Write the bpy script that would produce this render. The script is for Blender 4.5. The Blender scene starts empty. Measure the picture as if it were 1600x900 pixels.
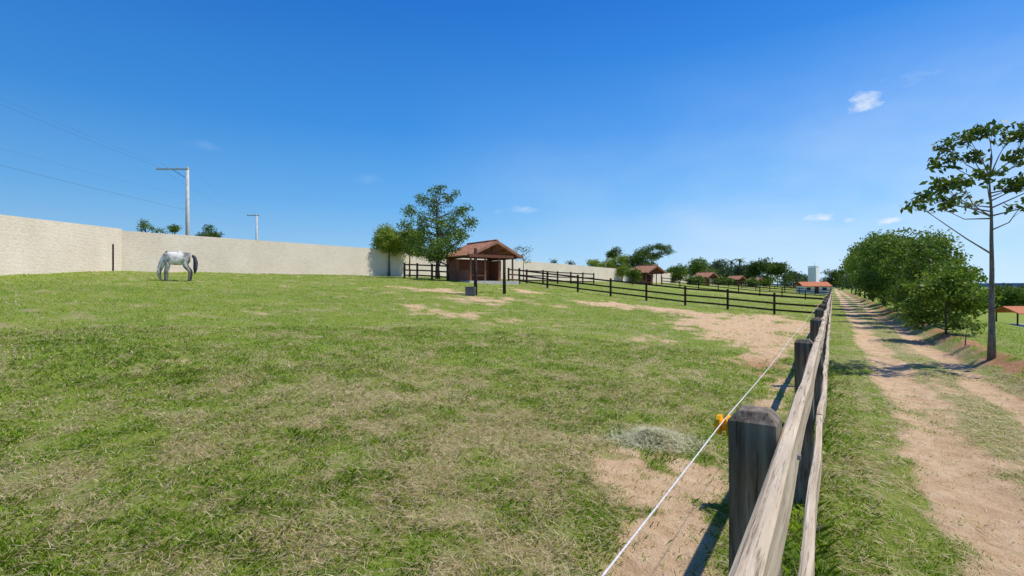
import bpy, math, random, numpy as np
from mathutils import Vector, Matrix
rng=np.random.default_rng(7); random.seed(7)
C=bpy.context.scene.collection
sc=bpy.context.scene
FP=760.0
U=np.array([.5509,.8346]); N=np.array([-.8346,.5509]); O=np.array([-.24,0.])
ANG=math.atan2(U[1],U[0])
# ---------------- noise
def _h(ix,iy,seed):
    n=(ix.astype(np.int64)*374761393+iy.astype(np.int64)*668265263+seed*1442695041)&0xffffffff
    n=((n^(n>>13))*1274126177)&0xffffffff
    n=(n^(n>>16))&0xffffff
    return n/float(0xffffff)
def vn(x,y,seed=0):
    x=np.asarray(x,float);y=np.asarray(y,float)
    ix=np.floor(x);iy=np.floor(y);fx=x-ix;fy=y-iy
    fx=fx*fx*(3-2*fx);fy=fy*fy*(3-2*fy)
    a=_h(ix,iy,seed);b=_h(ix+1,iy,seed);c=_h(ix,iy+1,seed);d=_h(ix+1,iy+1,seed)
    return (a*(1-fx)+b*fx)*(1-fy)+(c*(1-fx)+d*fx)*fy
def fbm(x,y,seed=0,o=4):
    r=0;a=.5;t=0
    for i in range(o):
        r=r+a*vn(x,y,seed+i*17);t+=a;a*=.5;x,y=x*1.62-y*1.18+3.1,x*1.18+y*1.62+1.7
    return r/t
def ss(a,b,x):
    t=np.clip((x-a)/(b-a),0,1);return t*t*(3-2*t)
def sp(X,Y):
    dx=X-O[0];dy=Y-O[1]
    return dx*U[0]+dy*U[1],dx*N[0]+dy*N[1]
def XY(s,p):
    return O[0]+s*U[0]+p*N[0],O[1]+s*U[1]+p*N[1]
def H(X,Y):
    X=np.asarray(X,float);Y=np.asarray(Y,float)
    s,p=sp(X,Y)
    A=np.interp(p,[0,1,41,100],[0,.05,2.95,3.2])
    B=np.interp(p,[0,1,9,15,19,25,32,41,100],[0,.05,.68,1.35,1.85,2.38,2.65,3.0,3.2])
    t=ss(12,30,s)
    r=A*(1-t)+B*t
    q=-p
    wob=(fbm(s*.35,p*.35,91,2)-.5)*1.0
    Ng=np.interp(q+wob*ss(2.6,3.6,q),[0,2.9,3.5,4.2,5.2,9,19,40,80,300],[0,.0,.30,.27,.0,-.7,-2.9,-5,-7,-8])
    r=np.where(p>0,r,Ng)
    d=np.hypot(X,Y)
    r=r*(1-ss(500,1800,d))
    det=(fbm(X*.5,Y*.5,5,3)-.5)*.14*ss(.3,2.5,np.abs(p-(-1.9))-1.2)+(fbm(X*3,Y*3,9,3)-.5)*.055
    det=det*(1-ss(60,120,d))
    rut=-.035*np.exp(-((p+1.3)/.3)**2)-.035*np.exp(-((p+2.55)/.28)**2)
    return -1.85+r+det+rut*(1-ss(60,100,d))
def h(x,y): return float(H(x,y))
def gp(px,py,y0=.8):
    dx=(px-800)/FP;dz=(448-py)/FP
    Y=np.geomspace(y0,400,6000)
    k=np.argmax(Y*dz<H(Y*dx,Y))
    y=Y[k];return float(y*dx),float(y),h(y*dx,y)
def at(px,Y):
    x=(px-800)/FP*Y;return x,Y,h(x,Y)
def zt(py,Y): return (448-py)/FP*Y
# ---------------- masks
EL=[]
for px,py,rs,rp,w in [(1060,760,1.0,.5,1.4),(1050,850,.9,.42,1.4),(1000,725,.5,.4,1.1),(1110,700,.6,.3,1.0),(1100,790,1.0,.3,1.2),(1000,890,.5,.3,1.1),
  (1195,560,3.0,.7,1.1),(1175,525,4,1.7,1.2),(1150,507,5,3.0,1.25),(1215,620,2.4,.3,1.1),(1050,485,3.5,2.8,1.05),(965,476,3,2.4,1.),(1235,512,5,1.2,1.25),(1200,498,4,2,1),(1120,495,4,3,1),
  (720,492,2.0,3.6,.6),(690,484,1.8,3.4,.6),(765,498,1.8,3.0,.6),(620,492,1.2,2.,.45),(650,452,1.4,2.7,.75),(700,455,1.8,2.8,.9),(760,468,2.8,3.4,.75),(240,483,.4,2.0,.55),(390,488,.6,1.8,.5),(275,562,.25,.6,.5),
  (440,474,.6,2,.5),(860,478,1.2,2,.7),(350,466,.5,2,.5),(720,575,.25,.3,.5),(1030,530,1.2,1.2,.7),(590,580,.3,.4,.6),(820,455,1.5,2.2,.8)]:
    x,y,z=gp(px,py);a,b=sp(x,y);EL.append((a,b,rs,rp,w))
DR=[]
for px,py,rs,rp,w in [(640,620,2.,1.6,1),(760,660,1.6,1.8,1),(560,600,1.2,1.4,.9),(860,740,1.0,1.2,1),(700,760,.7,.8,.7),(450,600,1.2,1.2,.4),(820,860,.5,1.2,1),(930,600,1.8,1.5,.6),(1020,580,2,1.5,.6),(60,780,.4,.5,.5),(320,700,.6,.6,.5),(660,880,.4,.8,.8),(900,520,4,4,.4)]:
    x,y,z=gp(px,py);a,b=sp(x,y);DR.append((a,b,rs,rp,w))
dx_,dy_,_z=gp(1190,576);DA=sp(dx_,dy_)
def masks(X,Y):
    s,p=sp(X,Y)
    n1=fbm(X*1.3,Y*1.3,21,4);n2=fbm(X*5,Y*5,33,3)
    bare=np.zeros_like(s)
    for a,b,rs,rp,w in EL:
        bare=np.maximum(bare,w*np.exp(-(((s-a)/rs)**2+((p-b)/rp)**2)))
    nn=(n1-.5)*1.5+(n2-.5)*.9
    bare=ss(.25,1.0,bare+nn*.9*ss(.02,.4,bare))
    gen=ss(.60,.92,fbm(X*.8,Y*1.1,55,4)+(n2-.5)*.3)*.7*ss(5,12,s)
    bare=np.maximum(bare,np.where(p>0,gen,0))
    wv=(fbm(s*.4,0*s+3,77,3)-.5)*.5
    r1=np.exp(-(((p+1.3+wv)/.42)**4));r2=np.exp(-(((p+2.6+wv)/.32)**4))
    rd=np.maximum(r1*.9,r2*.85)
    mid=np.where((p<-1.2)&(p>-2.6),.25,0)
    edge=ss(-.5,-.9,p)*ss(-3.6,-3.0,p)*.2
    road=ss(.2,.9,np.maximum(rd,np.maximum(mid,edge))+(nn)*.85)*np.where((p<-.3)&(p>-4.),1,0)
    bank=np.exp(-(((p+3.35)/.36)**2))
    road=np.maximum(road,ss(.4,.9,bank+nn*1.1-.1)*.9)
    bare=np.maximum(bare,road)
    dry=np.zeros_like(s)
    for a,b,rs,rp,w in DR:
        dry=np.maximum(dry,w*np.exp(-(((s-a)/rs)**2+((p-b)/rp)**2)))
    n3=fbm(X*3.1,Y*3.1,43,3)
    dry=np.clip(dry*.5+(n1-.5)*.8+(n3-.5)*1.3+(n2-.5)*.8+.25,0,1)
    dry=np.maximum(dry,np.where((p<-.9)&(p>-3.2),np.clip(.8+nn*.5,0,1),0))
    dry=np.maximum(dry,np.where((p<=-.0)&(p>=-.9),np.clip(.35+nn*.8,0,1),0))
    dry=np.where(p<-5,dry*.4,dry)
    damp=np.exp(-(((s-DA[0])/1.3)**2+((p-DA[1])/.55)**2))
    red=np.exp(-(((p+3.4)/.5)**2))*ss(5,8,s)
    return bare,dry,np.clip(damp+red*1.0,0,1)
# ---------------- mesh helpers
def npmesh(name,V,n,mat,parent=None,cols=None,smooth=False):
    V=np.asarray(V,np.float32).reshape(-1,3)
    return idxmesh(name,V,np.arange(len(V)),mat,parent,cols,smooth,np.full(len(V)//n,n,np.int32))
def idxmesh(name,V,Fq,mat,parent=None,cols=None,smooth=True,sizes=None):
    V=np.asarray(V,np.float32).reshape(-1,3);L=np.asarray(Fq,np.int32).ravel()
    if sizes is None: sizes=np.full(len(Fq),np.asarray(Fq).shape[1],np.int32)
    st=np.concatenate([[0],np.cumsum(sizes)[:-1]]).astype(np.int32)
    me=bpy.data.meshes.new(name)
    me.vertices.add(len(V));me.vertices.foreach_set('co',V.ravel())
    me.loops.add(len(L));me.loops.foreach_set('vertex_index',L)
    me.polygons.add(len(sizes));me.polygons.foreach_set('loop_start',st)
    if smooth: me.polygons.foreach_set('use_smooth',np.ones(len(sizes),bool))
    if cols is not None:
        a=me.color_attributes.new('Col','FLOAT_COLOR','POINT');a.data.foreach_set('color',np.asarray(cols,np.float32).ravel())
    me.update(calc_edges=True);me.materials.append(mat)
    o=bpy.data.objects.new(name,me);C.objects.link(o)
    if parent:o.parent=parent
    return o
class MB:
    def __init__(s): s.v=[];s.f=[]
    def box(s,c,d,M=None,ch=0):
        b=len(s.v);x,y,z=[k/2 for k in d]
        for sx,sy,sz in [(-1,-1,-1),(1,-1,-1),(1,1,-1),(-1,1,-1),(-1,-1,1),(1,-1,1),(1,1,1),(-1,1,1)]:
            q=Vector((sx*x,sy*y,sz*z))
            if M: q=M@q
            s.v.append(tuple(q+Vector(c)))
        for f in [(0,3,2,1),(4,5,6,7),(0,1,5,4),(1,2,6,5),(2,3,7,6),(3,0,4,7)]: s.f.append(tuple(b+i for i in f))
        return s
    def beam(s,p0,p1,w,t):
        p0=Vector(p0);p1=Vector(p1);d=(p1-p0);L=d.length
        M=d.to_track_quat('X','Z').to_matrix()
        return s.box((p0+p1)/2,(L,w,t),M)
    def tube(s,pts,rad,n=7,cap=True):
        b=len(s.v);pts=[Vector(p) for p in pts]
        if not hasattr(rad,'__len__'): rad=[rad]*len(pts)
        D=(pts[-1]-pts[0]).normalized();ref=Vector((0,0,1)) if abs(D.z)<.8 else Vector((1,0,0))
        for i,p in enumerate(pts):
            d=(pts[min(i+1,len(pts)-1)]-pts[max(i-1,0)]).normalized()
            a=(ref-d*ref.dot(d))
            a=a.normalized() if a.length>1e-3 else d.orthogonal().normalized()
            c=d.cross(a)
            for k in range(n):
                t=2*math.pi*k/n;s.v.append(tuple(p+(a*math.cos(t)+c*math.sin(t))*rad[i]))
        for i in range(len(pts)-1):
            for k in range(n):
                k2=(k+1)%n;s.f.append((b+i*n+k,b+i*n+k2,b+(i+1)*n+k2,b+(i+1)*n+k))
        if cap:
            s.f.append(tuple(b+k for k in range(n))[::-1]);s.f.append(tuple(b+(len(pts)-1)*n+k for k in range(n)))
        return s
    def build(s,name,mat,parent=None,smooth=False):
        me=bpy.data.meshes.new(name);me.from_pydata(s.v,[],s.f);me.update();me.materials.append(mat)
        if smooth: me.polygons.foreach_set('use_smooth',[True]*len(me.polygons))
        o=bpy.data.objects.new(name,me);C.objects.link(o)
        if parent:o.parent=parent
        return o
def empty(name,loc,rz=0):
    o=bpy.data.objects.new(name,None);C.objects.link(o);o.location=loc;o.rotation_euler=(0,0,rz);o.empty_display_size=.3;return o
def tag(o,label=None,cat=None,group=None,kind=None):
    for k,v in (('label',label),('category',cat),('group',group),('kind',kind)):
        if v:o[k]=v
    return o
def copy_tree(o,parent=None):
    c=o.copy();C.objects.link(c)
    if parent:c.parent=parent
    for ch in list(o.children): copy_tree(ch,c)
    return c
# ---------------- materials
def mat(name):
    m=bpy.data.materials.new(name);m.use_nodes=True;nt=m.node_tree;b=nt.nodes['Principled BSDF']
    b.inputs['Roughness'].default_value=.85
    try:b.inputs['Specular IOR Level'].default_value=.2
    except:pass
    return m,nt,b
def ramp(nt,fac,stops):
    r=nt.nodes.new('ShaderNodeValToRGB');el=r.color_ramp.elements
    el[0].position=stops[0][0];el[0].color=(*stops[0][1],1)
    el[1].position=stops[-1][0];el[1].color=(*stops[-1][1],1)
    for p,c in stops[1:-1]:
        e=el.new(p);e.color=(*c,1)
    nt.links.new(fac,r.inputs[0]);return r.outputs[0]
def noise(nt,scale,detail=4,vec=None,rough=.55):
    n=nt.nodes.new('ShaderNodeTexNoise');n.inputs['Scale'].default_value=scale;n.inputs['Detail'].default_value=detail;n.inputs['Roughness'].default_value=rough
    if vec is not None: nt.links.new(vec,n.inputs['Vector'])
    return n.outputs['Fac']
def mix(nt,f,a,b,bt='MIX'):
    m=nt.nodes.new('ShaderNodeMix');m.data_type='RGBA';m.blend_type=bt
    for v,i in ((f,0),(a,6),(b,7)):
        if hasattr(v,'is_linked'): nt.links.new(v,m.inputs[i])
        else: m.inputs[i].default_value=v if i==0 else (*v,1)
    return m.outputs[2]
def mth(nt,op,a,b=None):
    m=nt.nodes.new('ShaderNodeMath');m.operation=op
    for v,i in ((a,0),(b,1)):
        if v is None: continue
        if hasattr(v,'is_linked'): nt.links.new(v,m.inputs[i])
        else: m.inputs[i].default_value=v
    return m.outputs[0]
def bump(nt,b,hgt,st,dist):
    n=nt.nodes.new('ShaderNodeBump');n.inputs['Strength'].default_value=st;n.inputs['Distance'].default_value=dist
    nt.links.new(hgt,n.inputs['Height']);nt.links.new(n.outputs[0],b.inputs['Normal'])
def objc(nt,sc_=None):
    t=nt.nodes.new('ShaderNodeTexCoord').outputs['Object']
    if sc_:
        m=nt.nodes.new('ShaderNodeMapping');m.inputs['Scale'].default_value=sc_;nt.links.new(t,m.inputs[0]);t=m.outputs[0]
    return t
def simple(name,c1,c2,scale=6,bs=.3,bd=.01,rough=.85,sc_=None):
    m,nt,b=mat(name);v=objc(nt,sc_);f=noise(nt,scale,5,v)
    c=ramp(nt,f,[(.3,c1),(.7,c2)]);nt.links.new(c,b.inputs['Base Color']);b.inputs['Roughness'].default_value=rough
    if bs: bump(nt,b,f,bs,bd)
    return m
def wood(name,cd,cm,cl,sc_,bs=.6):
    m,nt,b=mat(name);v=objc(nt,sc_)
    g=noise(nt,1.0,8,v,.65);w=noise(nt,4,3,objc(nt));k=noise(nt,2.7,6,v,.7)
    c=ramp(nt,g,[(.28,cd),(.48,cm),(.68,cl)])
    c2=mix(nt,mth(nt,'MULTIPLY',w,.45),c,tuple(x*.55 for x in cm))
    cr=ramp(nt,k,[(.36,(.25,.22,.2)),(.46,(1,1,1))])
    nt.links.new(mix(nt,.8,c2,cr,'MULTIPLY'),b.inputs['Base Color'])
    bump(nt,b,mth(nt,'ADD',g,k),bs,.006);b.inputs['Roughness'].default_value=.9
    return m
def leafmat(name,cs,trans=.25):
    m,nt,b=mat(name)
    r=nt.nodes.new('ShaderNodeNewGeometry').outputs['Random Per Island']
    n=noise(nt,.9,2,objc(nt))
    f=mth(nt,'ADD',mth(nt,'MULTIPLY',r,.6),mth(nt,'MULTIPLY',n,.4))
    c=ramp(nt,f,[(.1,cs[0]),(.5,cs[1]),(.85,cs[2])]);nt.links.new(c,b.inputs['Base Color']);b.inputs['Roughness'].default_value=.5
    t=nt.nodes.new('ShaderNodeBsdfTranslucent');nt.links.new(mix(nt,.5,c,(.14,.20,.015)),t.inputs[0])
    s=nt.nodes.new('ShaderNodeMixShader');s.inputs[0].default_value=trans
    nt.links.new(b.outputs[0],s.inputs[1]);nt.links.new(t.outputs[0],s.inputs[2]);nt.links.new(s.outputs[0],nt.nodes['Material Output'].inputs[0])
    return m
M={}
M['post']=wood('weathered_post',(.06,.045,.032),(.19,.15,.11),(.36,.30,.23),(22,22,1.6))
M['rail']=wood('weathered_rail',(.28,.21,.14),(.54,.43,.30),(.70,.59,.44),(1.3,26,26))
M['darkwood']=wood('dark_wood',(.018,.012,.01),(.05,.03,.024),(.09,.06,.045),(6,6,6),.3)
M['redwood']=simple('stained_timber',(.10,.038,.024),(.18,.07,.045),8)
M['fascia']=simple('faded_fascia',(.26,.11,.065),(.42,.21,.14),3)
M['bark']=simple('bark',(.045,.035,.028),(.15,.12,.09),9,.8,.02,sc_=(3,3,.8))
M['palebark']=simple('pale_bark',(.10,.08,.065),(.26,.22,.18),9,.8,.02,sc_=(3,3,.8))
M['conc']=simple('concrete',(.42,.40,.36),(.6,.57,.52),5)
M['metal']=simple('dull_metal',(.18,.18,.19),(.3,.3,.3),8,0)
M['wire']=simple('cable',(.10,.14,.22),(.12,.16,.26),8,0)
M['white']=simple('white_paint',(.74,.73,.70),(.85,.84,.82),4,.1)
M['tank']=simple('tank_white',(.82,.81,.78),(.9,.89,.87),.6,0)
M['glass']=simple('window_dark',(.02,.025,.03),(.04,.05,.06),3,0,rough=.2)
M['yellow']=simple('yellow_plastic',(.85,.36,.005),(.9,.45,.01),30,.1,.001,rough=.4)
M['rope']=simple('white_rope',(.45,.43,.40),(.75,.72,.68),160,0)
M['hoof']=simple('hoof',(.04,.035,.03),(.08,.07,.06),10,0)
M['hair']=simple('dark_hair',(.02,.022,.03),(.10,.11,.14),14,.4,sc_=(6,6,1))
M['leaf_dark']=leafmat('leaf_dark',[(.025,.05,.010),(.06,.115,.018),(.13,.20,.03)],.3)
M['leaf_mid']=leafmat('leaf_mid',[(.04,.085,.012),(.10,.175,.02),(.22,.31,.035)],.32)
M['leaf_row']=leafmat('leaf_row',[(.05,.10,.012),(.14,.225,.02),(.30,.39,.04)],.35)
M['leaf_bright']=leafmat('leaf_bright',[(.14,.21,.02),(.27,.35,.04),(.45,.48,.08)],.35)
M['leaf_far']=leafmat('leaf_far',[(.045,.085,.04),(.08,.13,.05),(.13,.18,.07)],.1)  # greens shifted towards blue: distance haze put into the leaf colour
M['bucket']=simple('grey_trough',(.10,.10,.10),(.2,.2,.19),8)
m,nt,b=mat('horse_coat');v=objc(nt)
f=noise(nt,3.4,4,v);c=ramp(nt,f,[(.40,(.34,.32,.30)),(.48,(.66,.62,.57)),(.6,(.78,.74,.68))])
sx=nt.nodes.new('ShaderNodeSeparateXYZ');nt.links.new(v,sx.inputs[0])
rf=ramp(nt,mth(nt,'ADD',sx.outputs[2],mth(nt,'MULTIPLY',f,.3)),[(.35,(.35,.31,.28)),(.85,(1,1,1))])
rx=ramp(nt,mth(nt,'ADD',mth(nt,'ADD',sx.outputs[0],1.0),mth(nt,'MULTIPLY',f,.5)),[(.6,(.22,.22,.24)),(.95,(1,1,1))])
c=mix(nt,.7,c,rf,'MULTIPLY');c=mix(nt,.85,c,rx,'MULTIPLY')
nt.links.new(c,b.inputs['Base Color']);M['horse']=m
m,nt,b=mat('rough_plaster');v=objc(nt)
sz_=nt.nodes.new('ShaderNodeSeparateXYZ');nt.links.new(v,sz_.inputs[0])
n1=noise(nt,.4,5,v);n2=noise(nt,4,7,objc(nt,(1,1,2.2)),.75);n3=noise(nt,14,4,v)
c=ramp(nt,n1,[(.3,(.69,.585,.46)),(.7,(.79,.69,.56))])
c2=ramp(nt,n2,[(.35,(.66,.62,.58)),(.52,(1,1,1))])
c=mix(nt,.45,c,c2,'MULTIPLY')
fr=mth(nt,'FRACT',mth(nt,'ADD',mth(nt,'MULTIPLY',sz_.outputs[2],5.0),mth(nt,'MULTIPLY',n3,.3)))
c3=ramp(nt,fr,[(.0,(.74,.71,.68)),(.16,(1,1,1))])
c=mix(nt,.6,c,c3,'MULTIPLY')
nt.links.new(c,b.inputs['Base Color'])
bump(nt,b,mth(nt,'ADD',n2,n3),.4,.04);M['plaster']=m
m,nt,b=mat('red_brick');v=objc(nt);sx=nt.nodes.new('ShaderNodeSeparateXYZ');nt.links.new(v,sx.inputs[0])
cb=nt.nodes.new('ShaderNodeCombineXYZ');nt.links.new(mth(nt,'ADD',sx.outputs[0],sx.outputs[1]),cb.inputs[0]);nt.links.new(sx.outputs[2],cb.inputs[1])
bt=nt.nodes.new('ShaderNodeTexBrick');bt.inputs['Scale'].default_value=3.2;bt.inputs['Color1'].default_value=(.28,.095,.055,1);bt.inputs['Color2'].default_value=(.40,.15,.085,1);bt.inputs['Mortar'].default_value=(.24,.14,.10,1)
nt.links.new(cb.outputs[0],bt.inputs[0]);nt.links.new(bt.outputs[0],b.inputs['Base Color']);M['brick']=m
def tilem(name,a,b_,c_):
    m,nt,b=mat(name);v=objc(nt);f=noise(nt,5,4,v);c=ramp(nt,f,[(.3,a),(.5,b_),(.72,c_)])
    nt.links.new(c,b.inputs['Base Color']);bump(nt,b,f,.4,.03);return m
M['tile']=tilem('terracotta_tile',(.19,.08,.048),(.34,.15,.085),(.52,.30,.19))
M['tile_red']=tilem('red_tile',(.42,.13,.06),(.55,.19,.09),(.65,.28,.15))
m,nt,b=mat('grass_blades');a=nt.nodes.new('ShaderNodeVertexColor');a.layer_name='Col'
nt.links.new(a.outputs[0],b.inputs['Base Color']);b.inputs['Roughness'].default_value=.55
t=nt.nodes.new('ShaderNodeBsdfTranslucent');nt.links.new(a.outputs[0],t.inputs[0])
s_=nt.nodes.new('ShaderNodeMixShader');s_.inputs[0].default_value=.4
nt.links.new(b.outputs[0],s_.inputs[1]);nt.links.new(t.outputs[0],s_.inputs[2]);nt.links.new(s_.outputs[0],nt.nodes['Material Output'].inputs[0]);M['blades']=m
m,nt,b=mat('pasture_ground');a=nt.nodes.new('ShaderNodeVertexColor');a.layer_name='Col'
sx=nt.nodes.new('ShaderNodeSeparateColor');nt.links.new(a.outputs[0],sx.inputs[0]);bare,dry,damp=sx.outputs
v=objc(nt);nf=noise(nt,45,5,v,.7);nm=noise(nt,5,5,v,.65);nl=noise(nt,.45,5,v,.6);nx=noise(nt,1.4,6,v,.7)
g=ramp(nt,nm,[(.3,(.11,.165,.015)),(.5,(.19,.245,.028)),(.7,(.29,.34,.055))])
g2=ramp(nt,nl,[(.3,(.14,.22,.02)),(.7,(.27,.29,.05))])
g=mix(nt,.5,g,g2)
st=ramp(nt,nf,[(.3,(.21,.16,.08)),(.6,(.48,.39,.22))])
df=nt.nodes.new('ShaderNodeMapRange');df.inputs[1].default_value=.25;df.inputs[2].default_value=.95
nt.links.new(mth(nt,'ADD',dry,mth(nt,'MULTIPLY',mth(nt,'SUBTRACT',nx,.5),1.2)),df.inputs[0])
g=mix(nt,mth(nt,'MULTIPLY',df.outputs[0],.7),g,st)
so=ramp(nt,nm,[(.25,(.44,.275,.145)),(.5,(.63,.435,.25)),(.75,(.77,.575,.365))])
so=mix(nt,mth(nt,'MULTIPLY',nf,.35),so,(.38,.22,.11))
so=mix(nt,mth(nt,'MULTIPLY',damp,.75),so,(.36,.14,.06))
bf=nt.nodes.new('ShaderNodeMapRange');bf.inputs[1].default_value=.15;bf.inputs[2].default_value=.85
nt.links.new(mth(nt,'ADD',bare,mth(nt,'MULTIPLY',mth(nt,'SUBTRACT',nf,.5),1.2)),bf.inputs[0])
nt.links.new(mix(nt,bf.outputs[0],g,so),b.inputs['Base Color'])
bump(nt,b,mth(nt,'ADD',nf,mth(nt,'MULTIPLY',nm,1.5)),.9,.035);b.inputs['Roughness'].default_value=.95;M['ground']=m
m,nt,b=mat('hazy_hills');b.inputs['Base Color'].default_value=(.20,.31,.42,1);M['hills']=m  # distance haze painted as a bluish base colour, no volume
# ---------------- world & sun
EL_=math.radians(59);sd=Vector((.99,.06,0)).normalized()
sunv=Vector((sd.x*math.cos(EL_),sd.y*math.cos(EL_),math.sin(EL_)))
L=bpy.data.lights.new('sun','SUN');L.energy=4.9;L.angle=math.radians(.5);L.color=(1,.955,.88)
lo=bpy.data.objects.new('sun',L);C.objects.link(lo);lo.rotation_euler=(-sunv).to_track_quat('-Z','Y').to_euler()
w=bpy.data.worlds.new('World');sc.world=w;w.use_nodes=True;nt=w.node_tree;bg=nt.nodes['Background'];bg.inputs[1].default_value=.12
sky=nt.nodes.new('ShaderNodeTexSky');sky.sky_type='NISHITA';sky.sun_disc=False;sky.sun_elevation=EL_;sky.sun_rotation=math.atan2(sd.x,sd.y)
sky.air_density=1.0;sky.dust_density=.6;sky.ozone_density=2.0
tc=nt.nodes.new('ShaderNodeTexCoord').outputs['Generated'];sx=nt.nodes.new('ShaderNodeSeparateXYZ');nt.links.new(tc,sx.inputs[0])
deep=ramp(nt,sx.outputs[2],[(0,(.45,.70,.92)),(.06,(.30,.60,.92)),(.16,(.135,.45,.90)),(.30,(.040,.29,.81)),(.5,(.008,.17,.65)),(.8,(.008,.11,.5))])
deep=mix(nt,1.0,deep,(9.0,9.0,9.0),'MULTIPLY')
xs=nt.nodes.new('ShaderNodeMapRange');xs.inputs[1].default_value=-.7;xs.inputs[2].default_value=.75;xs.inputs[3].default_value=.82;xs.inputs[4].default_value=1.12;nt.links.new(sx.outputs[0],xs.inputs[0])
cbx=nt.nodes.new('ShaderNodeCombineXYZ')
for i in range(3): nt.links.new(xs.outputs[0],cbx.inputs[i])
deep=mix(nt,1.0,deep,cbx.outputs[0],'MULTIPLY')
col=mix(nt,.9,sky.outputs[0],deep)
mp=nt.nodes.new('ShaderNodeMapping');mp.inputs['Scale'].default_value=(1,1,2.0);nt.links.new(tc,mp.inputs[0])
cn=noise(nt,42,6,mp.outputs[0],.6);cw=noise(nt,3.2,5,mp.outputs[0],.55)
def cdir(px,py): return Vector(((px-800)/FP,1,(448-py)/FP)).normalized()
tot=None
for px,py,rx,rz,amp in [(1353,163,.034,.026,.8),(1392,344,.036,.012,.95),(1283,340,.045,.010,.8),(1327,344,.016,.008,.55),(815,328,.044,.010,.35),(1425,122,.06,.03,.22),(575,280,.03,.012,.08),(320,228,.03,.012,.08),(1262,348,.014,.007,.4),(778,330,.02,.007,.15)]:
    d=cdir(px,py)
    s1=nt.nodes.new('ShaderNodeVectorMath');s1.operation='SUBTRACT';nt.links.new(tc,s1.inputs[0]);s1.inputs[1].default_value=d
    s2=nt.nodes.new('ShaderNodeVectorMath');s2.operation='MULTIPLY';nt.links.new(s1.outputs[0],s2.inputs[0]);s2.inputs[1].default_value=(1/rx,1/rx,1/rz)
    s3=nt.nodes.new('ShaderNodeVectorMath');s3.operation='LENGTH';nt.links.new(s2.outputs[0],s3.inputs[0])
    fo=mth(nt,'SUBTRACT',1.0,s3.outputs['Value'])
    f=mth(nt,'ADD',fo,mth(nt,'MULTIPLY',mth(nt,'SUBTRACT',cn,.47),2.6))
    r=nt.nodes.new('ShaderNodeMapRange');r.inputs[1].default_value=-.1;r.inputs[2].default_value=1.4;r.inputs[3].default_value=0;r.inputs[4].default_value=amp;r.interpolation_type='SMOOTHSTEP';nt.links.new(f,r.inputs[0])
    g=nt.nodes.new('ShaderNodeMapRange');g.inputs[1].default_value=-.6;g.inputs[2].default_value=.4;nt.links.new(fo,g.inputs[0])
    f=mth(nt,'MULTIPLY',r.outputs[0],g.outputs[0])
    tot=f if tot is None else mth(nt,'MAXIMUM',tot,f)
xr=nt.nodes.new('ShaderNodeMapRange');xr.inputs[1].default_value=-.2;xr.inputs[2].default_value=.7;nt.links.new(sx.outputs[0],xr.inputs[0])
cr=nt.nodes.new('ShaderNodeMapRange');cr.inputs[1].default_value=.40;cr.inputs[2].default_value=.75;cr.inputs[4].default_value=.40;nt.links.new(cw,cr.inputs[0])
zr=nt.nodes.new('ShaderNodeMapRange');zr.inputs[1].default_value=.42;zr.inputs[2].default_value=.1;nt.links.new(sx.outputs[2],zr.inputs[0])
hz=mth(nt,'MULTIPLY',mth(nt,'MULTIPLY',xr.outputs[0],zr.outputs[0]),mth(nt,'ADD',cr.outputs[0],.22))
tot=mth(nt,'MINIMUM',mth(nt,'MAXIMUM',tot,hz),1.0)
col=mix(nt,tot,col,(7.0,7.6,8.3))
nt.links.new(col,bg.inputs[0])
sc.view_settings.view_transform='Standard';sc.view_settings.look='None';sc.view_settings.exposure=0
cam=bpy.data.cameras.new('camera');co=bpy.data.objects.new('camera',cam);C.objects.link(co);co.location=(0,0,0);co.rotation_euler=(math.pi/2,0,0)
cam.sensor_width=36;cam.lens=FP/1600*36;cam.shift_y=-2/1600;cam.clip_end=9000;cam.clip_start=.05;sc.camera=co
# ---------------- ground
su=3+1.5*np.sinh(np.linspace(-4.3,8.5,460));pu=1.2*np.sinh(np.linspace(-8.3,8.3,560))-.3
S,P=np.meshgrid(su,pu,indexing='ij');X=O[0]+S*U[0]+P*N[0];Y=O[1]+S*U[1]+P*N[1]
Z=H(X,Y);b_,d_,w_=masks(X.ravel(),Y.ravel())
cols=np.stack([b_,d_,w_,np.ones_like(b_)],1)
ni,nj=S.shape;I=np.arange(ni*nj).reshape(ni,nj)
Fq=np.stack([I[:-1,:-1],I[1:,:-1],I[1:,1:],I[:-1,1:]],-1).reshape(-1,4)
g=idxmesh('ground',np.stack([X,Y,Z],-1).reshape(-1,3),Fq,M['ground'],cols=cols);g['kind']='structure'
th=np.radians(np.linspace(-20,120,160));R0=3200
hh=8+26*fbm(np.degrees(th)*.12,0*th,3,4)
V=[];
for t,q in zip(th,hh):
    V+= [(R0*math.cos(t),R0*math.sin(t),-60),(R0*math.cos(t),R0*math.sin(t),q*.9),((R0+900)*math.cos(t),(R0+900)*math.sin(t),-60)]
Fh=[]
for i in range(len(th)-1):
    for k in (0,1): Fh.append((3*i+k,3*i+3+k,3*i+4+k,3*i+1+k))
o=idxmesh('hills',V,np.array(Fh),M['hills']);o['kind']='structure'
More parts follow.
